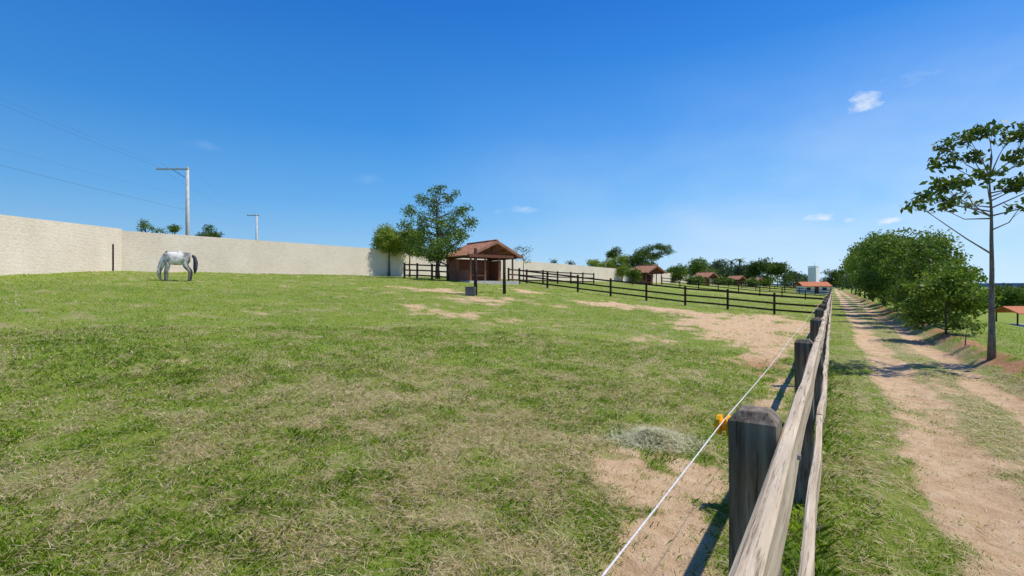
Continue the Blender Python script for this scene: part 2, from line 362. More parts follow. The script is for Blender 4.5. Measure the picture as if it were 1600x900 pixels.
# ---------------- grass
def lwx(Y): return np.interp(Y,[10,23.7,33.5],[-21.5,-25,-27.3])
def keep(X,Y):
    s,p=sp(X,Y)
    k=(p<40.8)&((Y>33.5)|(X>lwx(Y)+.1))
    k&=~((np.abs(X+2.6)<2.6)&(np.abs(Y-39.2)<2.2))
    return k
def blades(r0,r1,n,wd,ht,tri):
    th=rng.uniform(-.96,.96,n);r=np.sqrt(rng.uniform(r0*r0,r1*r1,n))
    X=r*np.sin(th);Y=r*np.cos(th)
    bare,dry,damp=masks(X,Y);s,p=sp(X,Y)
    clump=np.clip((fbm(X*5,Y*5,61,3)-.5)*1.5+.5,0,1);lush=fbm(X*.7,Y*.7,71,3)
    tuft=ss(.62,.80,fbm(X*2.2,Y*2.2,87,2))*.8
    k=keep(X,Y)&(rng.random(n)>bare*.94)&(rng.random(n)<.35+1.1*clump+.3*tuft)
    X,Y,bare,dry,clump,lush,tuft,p,s=[q[k] for q in (X,Y,bare,dry,clump,lush,tuft,p,s)];n=len(X)
    dry=np.clip(dry-.4*tuft,0,1)
    straw=rng.random(n)<np.clip(.15+.55*dry**1.2,0,.8)
    Hh=ht*(.4+.8*clump)*(.7+.5*lush)*(1+.35*tuft)*rng.uniform(.4,1.3,n)
    fen=np.exp(-((p-.0)/.18)**2)*(s<14);Hh*=1+1.8*fen
    Hh=np.where((p<-.5)&(p>-3),Hh*.5,Hh)
    lie=straw&(rng.random(n)<.8)
    ln=np.where(lie,rng.uniform(.04,.15,n)*(ht/.06),Hh*rng.uniform(.5,1.5,n))
    Hh=np.where(lie,rng.uniform(.004,.03,n)*(ht/.06),Hh)
    W=wd*rng.uniform(.6,1.3,n)
    W=np.where(lie,W*.6,W)
    az=rng.uniform(0,6.283,n);dx=np.cos(az);dy=np.sin(az);ax=az+rng.uniform(.9,2.2,n);qx=np.cos(ax)*W/2;qy=np.sin(ax)*W/2
    z=H(X,Y)+np.where(lie,rng.uniform(0,.04,n),-.005)
    t=rng.random(n)
    deep=np.array([.09,.185,.010]);bri=np.array([.29,.44,.035]);yel=np.array([.44,.46,.07])
    f=np.clip(t*.8+.5*(.7-lush)+.14-.1*tuft,0,1)[:,None]
    c=deep*(1-f)+bri*f;yy=(np.clip(dry*.75+rng.uniform(-.5,.3,n),0,1))[:,None];c=c*(1-yy)+yel*yy
    sc1=np.array([.86,.75,.50]);sc2=np.array([.42,.31,.16]);u=rng.random(n)[:,None]
    c=np.where(straw[:,None],sc1*u+sc2*(1-u),c)
    c=np.concatenate([c,np.ones((n,1))],1)
    if tri:
        V=np.stack([np.stack([X-qx,Y-qy,z],1),np.stack([X+qx,Y+qy,z],1),np.stack([X+dx*ln,Y+dy*ln,z+Hh],1)],1)
        return V.reshape(-1,3),np.repeat(c,3,0),3
    m1=.45;zz=z+Hh*.72
    V=np.stack([np.stack([X-qx,Y-qy,z],1),np.stack([X+qx,Y+qy,z],1),
      np.stack([X+dx*ln*m1+qx*.8,Y+dy*ln*m1+qy*.8,zz],1),np.stack([X+dx*ln+qx*.1,Y+dy*ln+qy*.1,z+Hh],1),np.stack([X+dx*ln*m1-qx*.8,Y+dy*ln*m1-qy*.8,zz],1)],1)
    return V.reshape(-1,3),np.repeat(c,5,0),5
Vs=[];Cs=[];sz=[]
for a in [(1.6,4.5,115000,.0048,.05,0),(4.5,6.5,80000,.0062,.05,0),(6.5,9,90000,.0085,.05,0),(9,14,115000,.0125,.052,0),(14,28,165000,.021,.06,1),(28,62,120000,.05,.07,1)]:
    V,c,n=blades(*a);Vs.append(V);Cs.append(c);sz.append(np.full(len(V)//n,n,np.int32))
V=np.concatenate(Vs);o=idxmesh('grass',V,np.arange(len(V)),M['blades'],cols=np.concatenate(Cs),smooth=False,sizes=np.concatenate(sz))
tag(o,'short green pasture grass with dry straw stalks','grass',kind='stuff')
# ---------------- walls
def wall(name,pts,label,thick=.2):
    mb=MB();V=mb.v
    for i,(x,y,zb,zt_) in enumerate(pts):
        x0,y0=pts[max(i-1,0)][:2];x1,y1=pts[min(i+1,len(pts)-1)][:2]
        d=Vector((x1-x0,y1-y0)).normalized();nx,ny=-d.y*thick/2,d.x*thick/2
        V+= [(x-nx,y-ny,zb),(x-nx,y-ny,zt_),(x+nx,y+ny,zt_),(x+nx,y+ny,zb)]
    for i in range(len(pts)-1):
        for k in range(4):
            k2=(k+1)%4;mb.f.append((4*i+k,4*i+k2,4*i+4+k2,4*i+4+k))
    mb.f.append((0,3,2,1));e=4*(len(pts)-1);mb.f.append((e,e+1,e+2,e+3))
    return tag(mb.build(name,M['plaster']),label,'wall')
pts=[]
s0,_=sp(-27.2,33.6);s=s0
while s<330:
    x,y=XY(s,41.2);pts.append((x,y,h(x,y)-.4,float(np.interp(s,[13,37,90],[3.90,4.13,4.15]))));s+=2.5 if s<80 else 12
wall('boundary_wall',pts,'long cream rough plastered wall running behind the horse and shelters')
cx,cy=XY(s0,41.2)
pts=[]
for t in np.linspace(0,1,14):
    y=cy-.05-(cy-9)*t;x=cx+.25+(5.6)*t;pts.append((x,y,h(x,y)-.4,float(np.interp(y,[9,23.7,33.5],[2.72,3.5,4.0]))))
wall('boundary_wall',pts,'cream plastered wall section at the far left edge, nearest the camera')
x,y,z=at(174,32.6);ob=MB();ob.box((0,0,.9),(.2,.2,1.9));ob.box((0,0,1.87),(.15,.15,.06));o=ob.build('wooden_post',M['darkwood']);o.location=(x,y,z-.05);tag(o,'short dark wooden post standing against the bend of the cream wall','post')
# ---------------- fences
def plank(name,L,w,t,mat_,parent,loc,rz,seg=10,jit=.006,bow=0.,tilt=0.):
    V=[]
    for i in range(seg+1):
        x=L*i/seg
        oy=bow*math.sin(math.pi*i/seg)+ (random.random()-.5)*jit;oz=(random.random()-.5)*jit+ tilt*x
        for (a,b) in [(-t/2,-w/2+.006),(-t/2+.006,-w/2),(t/2-.006,-w/2),(t/2,-w/2+.006),(t/2,w/2-.006),(t/2-.008,w/2),(-t/2+.008,w/2),(-t/2,w/2-.006)]:
            V.append((x,oy+a+(random.random()-.5)*jit*.5,oz+b+(random.random()-.5)*jit*.7))
    F_=[]
    for i in range(seg):
        for k in range(8):
            k2=(k+1)%8;F_.append((8*i+k,8*i+8+k,8*i+8+k2,8*i+k2))
    F_.append(tuple(range(8)));F_.append(tuple(8*seg+k for k in range(8))[::-1])
    me=bpy.data.meshes.new(name);me.from_pydata(V,[],F_);me.update();me.materials.append(mat_)
    o=bpy.data.objects.new(name,me);C.objects.link(o);o.parent=parent;o.location=loc;o.rotation_euler=(0,0,rz);return o
def postmesh(wd,ht,bury=.3):
    V=[];lv=[(-bury,1),(0,1)]+[(ht*k/6,1) for k in range(1,6)]+[(ht-.030,1),(ht-.002,.62),(ht,.55)]
    for z,f in lv:
        for a,b in [(-1,-.93),(-.93,-1),(.93,-1),(1,-.93),(1,.93),(.93,1),(-.93,1),(-1,.93)]:
            j=.0025;V.append((a*f*wd/2+random.uniform(-j,j),b*f*wd/2+random.uniform(-j,j),z+random.uniform(-j,j)*(z>0)*.5))
    F_=[]
    for i in range(len(lv)-1):
        for k in range(8): F_.append((8*i+k,8*i+(k+1)%8,8*i+8+(k+1)%8,8*i+8+k))
    F_.append(tuple(8*(len(lv)-1)+k for k in range(8)));F_.append(tuple(range(8))[::-1])
    me=bpy.data.meshes.new('post');me.from_pydata(V,[],F_);me.update();return me
fe=empty('rail_fence',(*XY(1.797,0),-1.85),0);tag(fe,'weathered timber rail fence running beside the dirt track','fence')
def chi(o,wl): o.location=Vector(wl)-Vector(fe.location)
NP=60
random.seed(3)
def insul(parent,loc,f=1.0):
    mb=MB();d=Vector((N[0],N[1],0))
    c=Vector(loc)
    prof=[(0,.010),(.002,.024),(.013,.026),(.017,.014),(.028,.014),(.032,.026),(.043,.024),(.047,.010),(.052,.008)]
    mb.tube([c+d*a for a,_ in prof],[r*1.3 for _,r in prof],14)
    o=mb.build('insulator',M['yellow'],parent,False)
    MB().tube([c-d*.02,c+d*.004],.005,8).build('screw',M['metal'],o);return o
for k in range(NP):
    s=1.797+2.995*k;x,y=XY(s,random.uniform(-.01,.01) if k else 0);z=h(*XY(s,0));ht=(-.376 if k==0 else -.415+random.uniform(-.02,.02))+1.85
    me=postmesh(.132,ht-(z+1.85));me.materials.append(M['post']);o=bpy.data.objects.new('post',me);C.objects.link(o);o.parent=fe
    chi(o,(x,y,z));o.rotation_euler=(random.uniform(-.012,.012),random.uniform(-.012,.012),ANG+random.uniform(-.04,.04)) if k else (0,0,ANG)
    if k in (0,4,8):
        xi,yi=XY(s,.066);insul(fe,Vector((xi,yi,-.44))-Vector(fe.location))
    if k<46:
        for top in (1,0):
            a=s if k else s-2.6;L_=(s+2.995-a)-.008
            off=-.088 if top else -.108
            off+=random.uniform(-.008,.004);zz=-.507 if top else -1.115;zz+=random.uniform(-.015,.015) if k else 0
            xx,yy=XY(a+.004,off)
            o=plank('rail',L_,.135 if top else .15,.042,M['rail'],fe,(0,0,0),ANG,14 if k<4 else 5,.010,random.uniform(-.02,.0)*(k>0),random.uniform(-.004,.004)*(k>0))
            chi(o,(xx,yy,zz))
for k in range(3):
    s=1.797+2.995*k
    for zz in (-.50,-1.1):
        x,y=XY(s-.01,-.112 if zz>-1 else -.13);x2,y2=XY(s-.01,-.122 if zz>-1 else -.142)
        MB().tube([Vector((x,y,zz))-Vector(fe.location),Vector((x2,y2,zz))-Vector(fe.location)],.009,8).build('bolt',M['metal'],fe)
pr=[];s=-.8
while s<60:
    k=(s-1.797)/2.995;fr=k-math.floor(k);sag=-.014*4*fr*(1-fr)
    x,y=XY(s,.066+.0225);pr.append((x,y,-.44+sag+.018));s+=.25 if s<20 else 3
o=MB().tube(pr,.0019,7).build('electric_rope',M['rope'],None,True);tag(o,'white electric rope strung along the field side of the timber fence','rope')
def fence(pl,label,hgt=1.3,rails=(.28,.68,1.12),mat_='darkwood',pw=.12,group=None,name='paddock_fence'):
    x,y=pl[0];f=empty(name,(x,y,h(x,y)));tag(f,label,'fence',group)
    me=MB().box((0,0,hgt/2-.15),(pw,pw,hgt+.3)).build('post',M[mat_],f);first=True
    P=[Vector((a,b,h(a,b))) for a,b in pl]
    for q in P:
        o=me if first else me.copy()
        if not first: C.objects.link(o)
        first=False
        o.location=q-f.location;o.rotation_euler=(0,0,ANG)
    for a,b in zip(P[:-1],P[1:]):
        for r in rails:
            j=random.uniform(-.02,.02)
            MB().beam(a-f.location+Vector((-.075*U[0],-.075*U[1],r+j)),b-f.location+Vector((-.075*U[0],-.075*U[1],r+j)),.035,.11).build('rail',M[mat_],f)
    return f
names=['nearest dark timber cross fence running from the track to the shelter','second dark cross fence beyond the first paddock','third cross fence, thin and distant','farthest cross fence seen near the white house']
for k in range(4):
    s=33.5+39.5*k
    fence([XY(s,p) for p in np.arange(.15,21.5+.1,2.62)],names[k])
fence([at(632,39.5)[:2],at(652,38.0)[:2],at(675,37.5)[:2],at(700,36.6)[:2]],'short dark rail pen left of the brick shelter beneath the tree',1.25)
fence([XY(s,22.5) for s in np.arange(34,52,2.9)],'dark rail fence running away behind the first cross fence',1.25)
# ---------------- shelter
def corr(name,x0,x1,y_r,z_r,y_e,z_e,parent,amp=.035,pitch=.2,mt='tile'):
    nx=int((x1-x0)/pitch*6);ny=9
    V=[];
    for j in range(ny):
        t=j/(ny-1)
        for i in range(nx+1):
            x=x0+(x1-x0)*i/nx
            V.append((x,y_r+(y_e-y_r)*t,z_r+(z_e-z_r)*t+amp*abs(math.sin(math.pi*(x-x0)/pitch))-.012*((t*8)%1)))
    b=len(V);V+=[(v[0],v[1],v[2]-.07) for v in V]
    F_=[]
    W=nx+1
    for j in range(ny-1):
        for i in range(nx):
            q=(j*W+i,j*W+i+1,(j+1)*W+i+1,(j+1)*W+i);F_.append(q);F_.append(tuple(b+k for k in q[::-1]))
    for i in range(nx):
        q=(ny-1)*W+i;F_.append((q,q+1,b+q+1,b+q));F_.append((i+1,i,b+i,b+i+1))
    for j in range(ny-1):
        q=j*W;F_.append((q+W,q,b+q,b+q+W));q=j*W+nx;F_.append((q,q+W,b+q+W,b+q))
    me=bpy.data.meshes.new(name);me.from_pydata(V,[],F_);me.update();me.materials.append(M[mt])
    o=bpy.data.objects.new(name,me);C.objects.link(o);o.parent=parent;return o
def shelter(loc,label):
    r=empty('horse_shelter',loc,math.atan2(-.80,.60));tag(r,label,'shelter','brick horse shelters along the paddocks')
    MB().box((-1.5,0,-.3),(4.0,4.6,.8)).build('floor_slab',M['conc'],r)
    MB().box((-2.4,-2.0,.95),(1.5,.18,1.7)).build('side_wall',M['brick'],r)
    MB().box((-2.4,2.0,.95),(1.5,.18,1.7)).build('side_wall',M['brick'],r)
    MB().box((-3.25,0,1.0),(.18,4.18,1.8)).build('back_wall',M['brick'],r)
    MB().box((-.85,-2.0,.5),(1.55,.14,.8)).build('low_wall',M['brick'],r)
    for y in (-1.95,-.65,.65,1.95): MB().tube([(.1,y,.08),(.1,y,1.86 if abs(y)>1 else 2.0)],.075,10).build('porch_post',M['fascia'],r,True)
    t=MB()
    for zz in (.5,.95): t.beam((.1,-1.88,zz),(.1,-.73,zz),.06,.1)
    t.build('gate_rail',M['redwood'],r)
    for y in (-2.0,2.0): MB().box((-1.5,y,1.93),(4.0,.16,.18)).build('wall_plate',M['redwood'],r)
    for x in (.1,-3.25): MB().box((x,0,2.1),(.14,4.4,.2)).build('tie_beam',M['redwood'],r)
    t=MB().box((.1,0,2.6),(.12,.14,.86));t.beam((.1,-.05,2.2),(.1,-1.2,2.52),.1,.1);t.beam((.1,.05,2.2),(.1,1.2,2.52),.1,.1);t.build('truss',M['redwood'],r)
    for sg in (-1,1):
        corr('roof_slope',-3.5,.75,0,3.15,sg*2.5,1.98,r)
        for x in (.79,-3.54): MB().beam((x,0,3.06),(x,sg*2.5,1.90),.05,.2).build('fascia',M['fascia'],r)
    MB().tube([(-3.5,0,3.17),(.77,0,3.17)],.1,8).build('ridge_cap',M['tile'],r,True)
    return r
x0,y0=at(768,37.5)[:2];s1,p1=sp(x0,y0)
sh=shelter((x0,y0,h(x0,y0)+.1),'brick horse shelter with tiled gable roof nearest the camera, under the big tree')
for k,lb in enumerate(['second brick horse shelter, small, right of the umbrella tree','third distant tiled shelter along the paddocks','fourth distant tiled shelter, just left of the white house row','farthest tiny tiled shelter near the white house']):
    c=copy_tree(sh);x,y=XY(s1+39.5*(k+1),p1-.3);c.location=(x,y,h(x,y)-.05);c['label']=lb;c.scale=(.9,.9,.92)
A=Vector(gp(743,461));B=Vector(gp(788,459))
f=empty('timber_frame',A);tag(f,'tall open timber frame of two posts and a beam before the brick shelter','frame')
MB().tube([(0,0,-.2),(0,0,2.62)],[.1,.085],10).build('post',M['darkwood'],f,True)
d=B-A;MB().tube([(d.x,d.y,d.z-.2),(d.x,d.y,d.z+2.1)],[.1,.085],10).build('post',M['darkwood'],f,True)
dn=d.normalized();zb=zt(400,A.y)-A.z
MB().beam(Vector((0,-.12,zb))-Vector((dn.x,dn.y,0))*.55,Vector((d.x,d.y-.12,zt(401,B.y)-A.z))+Vector((dn.x,dn.y,0))*.85,.12,.16).build('beam',M['redwood'],f)
tr=MB()
tr.box((0,0,.03),(.52,.42,.06));tr.box((-.24,0,.28),(.05,.42,.44));tr.box((.24,0,.28),(.05,.42,.44));tr.box((0,-.19,.28),(.43,.04,.44));tr.box((0,.19,.28),(.43,.04,.44))
o=tr.build('feed_trough',M['bucket']);q=gp(735,462);o.location=(q[0],q[1],q[2]);tag(o,'small grey box trough at the foot of the timber frame','trough')
# ---------------- trees
def leaves(cent,size,mat_,name,parent,asp=.45):
    n=len(cent);a=rng.normal(size=(n,3));a/=np.linalg.norm(a,axis=1)[:,None]
    b=rng.normal(size=(n,3));b-=a*(a*b).sum(1)[:,None];b/=np.linalg.norm(b,axis=1)[:,None]
    L_=(size*rng.uniform(.6,1.3,n))[:,None];W=L_*asp
    V=np.stack([cent-a*L_*.5,cent+b*W*.5,cent+a*L_*.5,cent-b*W*.5],1)
    return npmesh(name,V.reshape(-1,3),4,mat_,parent)
def clumpy(cl,per,twig=.22,npt=10,flat=.6):
    out=[]
    for (c,r) in cl:
        nt_=max(3,int(per*r*r))
        d=rng.normal(size=(nt_,3));d/=np.linalg.norm(d,axis=1)[:,None]
        t=np.array(c)+d*r*(rng.random((nt_,1))**.45)*np.array([1,1,flat])
        q=np.repeat(t,npt,0)+rng.normal(size=(nt_*npt,3))*twig*np.array([1,1,.6])
        out.append(q)
    return np.concatenate(out)
def tree(name,base,cl,label,cat='tree',lm='leaf_mid',lsize=.14,per=60,twig=.2,npt=10,flat=.6,tr=.12,fork=.35,group=None,limbs=None,bark='bark',lean=(0,0),zmin=None,asp=.45):
    base=Vector(base);r=empty(name,base);tag(r,label,cat,group)
    cl=[((c[0]-base.x,c[1]-base.y,c[2]-base.z),q) for c,q in cl]
    top=max(c[2] for c,_ in cl);mx=sum(c[0] for c,_ in cl)/len(cl);my=sum(c[1] for c,_ in cl)/len(cl)
    mb=MB();n=8;tp=[]
    for i in range(n):
        t=i/(n-1);z=t*top*.9
        tp.append(Vector((lean[0]*t+mx*t*t*.6+random.uniform(-1,1)*tr*.35*(i>0),lean[1]*t+my*t*t*.6+random.uniform(-1,1)*tr*.35*(i>0),z-(.15 if i==0 else 0))))
    rad=[tr*(1.25 if i==0 else 1-.85*i/(n-1)) for i in range(n)]
    mb.tube(tp,rad,9)
    for j,(c,q) in enumerate(cl):
        if limbs and j>=limbs: break
        c=Vector(c);zs=max(fork*top,min(c.z-.35*math.hypot(c.x,c.y)-.2*q,top*.8));i=min(n-2,int(zs/(top*.9)*(n-1)));tt=zs/(top*.9)*(n-1)-i
        a=tp[i].lerp(tp[i+1],max(0,min(1,tt)));ra=max(.25*tr,rad[i]*.5)
        mid=a.lerp(c,.5)+Vector((0,0,-.06*(c-a).length))+Vector([random.uniform(-.08,.08)*(c-a).length for _ in range(3)])
        mb.tube([a,mid,c],[ra,ra*.6,ra*.22],6)
        for _ in range(3):
            e=c+Vector([random.uniform(-1,1)*q*.8,random.uniform(-1,1)*q*.8,random.uniform(-.4,.7)*q*flat]);mb.tube([mid.lerp(c,random.uniform(.2,.9)),e],[ra*.3,ra*.1],4,False)
    mb.build('trunk',M[bark],r,True)
    P=clumpy(cl,per,twig,npt,flat);P[:,2]=np.maximum(P[:,2],.05+rng.random(len(P))*.2)
    leaves(P,lsize,M[lm],'crown',r,asp)
    return r
def dome(cx,cy,z0,z1,w,n,rr=.3):
    cl=[]
    for i in range(n):
        t=random.random()**.8;z=z0+(z1-z0)*t;k=math.sqrt(max(.05,1-((t-.35)/.68)**2))
        a=random.uniform(0,6.283);q=w/2*k*math.sqrt(random.uniform(.15,1))*.8
        cl.append(((cx+q*math.cos(a),cy+q*math.sin(a),z),w*rr*random.uniform(.5,.9)))
    return cl
random.seed(11)
bx_,by_,bz_=gp(1549,560)
cl=[]
for px,py,r in [(1545,203,.32),(1512,212,.32),(1485,228,.30),(1578,213,.3),(1475,254,.27),(1520,247,.28),(1605,205,.36),(1600,245,.34),(1632,235,.38),(1662,250,.36),
  (1503,285,.30),(1470,292,.30),(1540,274,.24),(1450,308,.28),(1492,310,.27),(1434,321,.24),(1470,325,.22),(1517,322,.20),(1575,290,.28),(1610,285,.34),(1648,300,.38),(1595,322,.18),(1675,275,.4)]:
    Yc=by_+random.uniform(-1.0,1.0);cl.append((((px-800)/FP*Yc,Yc,zt(py,Yc)),r))
tree('broadleaf_tree',(bx_,by_,bz_),cl,'tall airy broadleaf tree standing alone beside the dirt track at the right edge','tree','leaf_dark',.155,115,.10,9,.42,.07,.42,bark='palebark',asp=.5)
random.seed(5)
x,y,z=at(684,42.5);cl=[]
for px,py,r in [(680,300,.7),(658,313,.8),(700,312,.8),(640,332,.8),(680,332,.9),(718,333,.9),(634,352,.8),(662,360,1.0),(702,358,1.0),(732,350,.8),(645,380,.9),(680,382,1.0),(665,395,.9),(640,325,.45),(728,325,.5),(690,292,.45),(643,394,.8),(690,350,1.0),(660,342,.9),(675,317,.8),(708,340,.8),(655,370,1.0),(692,372,1.1),(718,365,.8),(630,368,.6),(672,402,.8),(740,346,.45),(712,303,.45)]:
    Yc=y+random.uniform(-2.6,2.4);cl.append((((px-800)/FP*Yc,Yc,zt(py,Yc)),r*.88))
for px,py,r in [(705,378,.8),(722,372,.6),(690,388,.9),(692,400,.7),(708,390,.5),(680,396,.8)]:
    Yc=36.8+random.uniform(-.8,.5);cl.append((((px-800)/FP*Yc,Yc,zt(py,Yc)),r*.9))
tree('shade_tree',(x,y,z),cl,'large dark green tree spreading over the nearest brick shelter','tree','leaf_mid',.2,66,.2,11,.75,.2,.2)
x,y,z=at(818,47);cl=[(((px-800)/FP*47,47+random.uniform(-.6,.6),zt(py,47)),.45) for px,py in [(815,388),(805,394),(825,393),(812,402),(822,405)]]
tree('sapling',(x,y,z),cl,'thin sparse young tree right behind the nearest shelter','tree','leaf_far',.16,45,.2,8,.8,.06,.3)
def bush(px,py,Y,wpx,label,lm='leaf_mid',name='tree',ls=None,z0f=.35,n=10,dens=1.0,flat=.8,tr=None,group=None,cat='tree'):
    x,y,z=at(px,Y);top=zt(py,Y);w=wpx/FP*Y;hh_=top-z
    cl=dome(x,y,z+hh_*z0f,top-w*.1,w,n,.36)
    ls=ls or max(.14,Y*.0036)
    per=3.2*dens/(ls*ls)
    return tree(name,(x,y,z),cl,label,cat,lm,ls,per,ls*.9,10,flat,tr or max(.05,hh_*.022),.25,group)
random.seed(8)
bush(608,355,54.0,50,'yellow green bushy tree in front of the wall, left of the big tree','leaf_bright','bushy_tree',n=26,z0f=.58)
bush(640,362,54.2,50,'yellow green bushy tree by the wall, partly hidden by the big tree','leaf_bright','bushy_tree',n=26,z0f=.52)
bush(228,343,60,22,'leftmost treetop peeping over the cream wall, left of the utility pole','leaf_mid',n=8,z0f=.6)
bush(251,350,62,20,'tiny treetop over the cream wall, second from left','leaf_mid',n=7,z0f=.6)
bush(272,351,61,20,'small treetop over the cream wall just left of the utility pole','leaf_mid',n=7,z0f=.6)
bush(329,355,60,34,'low dark treetop over the cream wall right of the near utility pole','leaf_dark',n=9,z0f=.6)
for px,py,Y,wp,lm,lb in [(868,405,100,16,'leaf_far','small dark treetop over the wall, right of the nearest shelter'),(890,410,105,22,'leaf_far','low treetop over the wall left of the bright bamboo'),
 (925,406,112,34,'leaf_bright','bright green bamboo clump over the wall, left one'),(948,402,114,36,'leaf_bright','bright green bamboo clump over the wall, middle one'),(972,400,113,36,'leaf_bright','bright green bamboo clump over the wall, right one'),
 (960,386,128,28,'leaf_dark','dark round treetop above the bamboo'),(1000,394,92,46,'leaf_dark','dark dense tree left of the umbrella tree, behind the second shelter'),(988,418,64,26,'leaf_mid','green bushy tree hugging the left side of the second shelter'),
 (1060,414,150,34,'leaf_mid','low green tree right of the second shelter'),(1100,404,170,44,'leaf_mid','medium green tree in the distant treeline, left of the palms'),(1080,413,190,44,'leaf_far','far green tree in the distant line, left part'),
 (1128,409,200,44,'leaf_far','far tree in the distant line beside the left palm'),(1165,410,210,48,'leaf_far','far tree between the palms and the big dark tree'),(1188,407,180,46,'leaf_dark','big dark round tree in the distant treeline'),(1215,413,190,44,'leaf_dark','dark tree right of the big round one in the treeline'),
 (1240,427,230,34,'leaf_far','low far tree left of the water tower'),(1252,430,240,26,'leaf_far','low far tree touching the water tower on its left'),(1298,422,240,34,'leaf_dark','dark far tree right of the water tower'),(1316,428,260,36,'leaf_far','far tree at the end of the dirt track'),(1045,418,210,36,'leaf_far','hazy low tree far behind the second shelter'),(1146,418,230,40,'leaf_far','hazy low tree beneath the palms'),
 (1130,434,136,28,'leaf_mid','low bush between the third and fourth shelters'),(1200,432,175,30,'leaf_mid','low green bush before the big round far tree'),(1088,432,96,24,'leaf_mid','small bushy tree left of the third shelter'),(1175,437,150,22,'leaf_mid','low bush right of the fourth shelter')]:
    bush(px,py,Y,wp,lb,lm,n=11,z0f=.2)
x,y,z=at(1018,118);cl=[(((px-800)/FP*118,118+random.uniform(-2,2),zt(py,118)),1.5) for px,py in [(1005,392),(1015,388),(1025,386),(1036,389),(1042,394),(1010,397),(1030,397),(1020,402),(1002,398)]]
tree('umbrella_tree',(x,y,z),cl,'flat topped dark umbrella shaped tree above the second shelter','tree','leaf_dark',.42,16,.45,10,.4,.25,.5)
def palm(px,py,Y,label):
    x,y,z=at(px,Y);r=empty('palm_tree',(x,y,z));tag(r,label,'palm');top=zt(py,Y)-z
    MB().tube([(0,0,-.2),(.1,0,top*.5),(0,0,top)],[.25,.2,.16],8).build('trunk',M['bark'],r,True)
    mb=MB()
    for i in range(16):
        a=i*2.4;e=random.uniform(-.2,1.1);L_=random.uniform(2,2.8)
        for k in range(6):
            t=k/5;q=Vector((math.cos(a)*L_*t*math.cos(e*.6),math.sin(a)*L_*t*math.cos(e*.6),top+math.sin(e)*L_*t-1.6*t*t))
            sd2=Vector((-math.sin(a),math.cos(a),0))*.35*(1-t*.8)
            b=len(mb.v);mb.v+=[tuple(q-sd2-Vector((0,0,.15))),tuple(q+sd2-Vector((0,0,.15))),tuple(q)]
            if k: mb.f+=[(b-3,b,b+2,b-1),(b-2,b-1,b+2,b+1)]
    mb.build('crown',M['leaf_far'],r)
palm(1142,408,180,'left palm tree in the distant treeline');palm(1156,406,185,'right palm tree in the distant treeline')
ordn=['first','second','third','fourth','fifth','sixth','seventh','eighth','ninth','tenth','eleventh','twelfth','thirteenth','fourteenth','fifteenth']
random.seed(22)
rows=[(19.3,4.8,2.6,2.5),(21.8,4.3,3.9,3.6),(24.8,4.4,4.9,4.0),(28,4.6,4.3,3.7),(31,4.0,5.2,4.6),(35.5,4.7,4.8,4.4),(39.5,4.2,6.0,5.0),(45,4.6,5.5,4.8),(51,4.2,6.9,5.6),(58,4.5,6.4,5.2),(66,4.3,7.6,5.9),(77,4.3,7.2,5.8),(92,4.3,8.6,6.2),(112,4.3,8.8,6)]
for i,(Yr,a,hh_,wd) in enumerate(rows):
    x=a+.66*Yr;z=h(x,Yr);ls=max(.15,Yr*.0042)
    cl=dome(x,Yr,z+hh_*random.uniform(.22,.34),z+hh_*.9,wd*.9,20,.27)
    tree('roadside_tree',(x,Yr,z),cl,ordn[i]+' bushy tree of the row right of the dirt track, counted from the camera','tree','leaf_row' if i%3!=1 else 'leaf_mid',ls,1.5/(ls*ls),ls*.8,10,.85,.06+.004*i,.14,'row of trees right of the dirt track',asp=.55)
for i,(Yr,a,hh_,wd,lb) in enumerate([(33,6.6,4.0,4.4,'nearer bushy tree standing behind the roadside row on the slope'),(43,7.2,5.2,5.5,'farther bushy tree standing behind the roadside row on the slope')]):
    x=a+.66*Yr;z=h(x,Yr);ls=Yr*.0045;cl=dome(x,Yr,z+hh_*.1,z+hh_*.93,wd,26,.2)
    tree('slope_tree',(x,Yr,z),cl,lb,'tree','leaf_dark',ls,1.6/(ls*ls),ls,11,.75,.1,.2)
for i,(Yr,a,hh_,wd,lb) in enumerate([(20.8,4.4,1.5,2.0,'low bush under the near trees of the roadside row'),(25.5,4.6,1.8,3.0,'low bush under the middle trees of the roadside row'),(32,4.9,2.2,3.6,'low bush under the farther trees of the roadside row')]):
    x=a+.66*Yr;z=h(x,Yr);ls=max(.12,Yr*.0045);cl=dome(x,Yr,z+.2,z+hh_*.93,wd,16,.24)
    tree('bush',(x,Yr,z),cl,lb,'bush','leaf_mid',ls,1.8/(ls*ls),ls,11,.75,.04,.1)
x,y,z=gp(1478,522);cl=dome(x,y,z+.25,z+1.8,2.4,20,.24)
tree('shrub',(x,y,z),cl,'leafy low shrub at the near end of the roadside tree row','shrub','leaf_row',.13,120,.10,11,.75,.035,.1,asp=.55)
x,y,z=gp(1508,540);cl=dome(x,y,z+.2,z+.75,.8,6,.25)
tree('shrub',(x,y,z),cl,'tiny pale sapling between the shrub and the tall airy tree','shrub','leaf_mid',.08,80,.08,8,.8,.015,.1)
for px,py,Y,wp,lb in [(1564,451,135,40,'dark round tree low beyond the lawn, left of the red roofed hut'),(1592,454,130,40,'dark round tree low beyond the lawn above the red roofed hut'),(1622,450,135,46,'dark tree low beyond the lawn at the right frame edge'),(1535,452,140,36,'dark low tree beyond the lawn just left of the airy tree trunk'),
   (1600,449,190,50,'hazy far tree on the right horizon above the hut'),(1570,449,200,50,'hazy far tree on the right horizon, left of the hut')]:
    bush(px,py,Y,wp,lb,'leaf_mid' if Y<150 else 'leaf_far',n=11,z0f=.12)
x,y,z=at(1590,56)
r=empty('red_roofed_hut',(x,y,z),.1);tag(r,'small open hut with red roof down on the lawn at the right edge','hut')
hp=max(1.5,zt(491,56)-z)
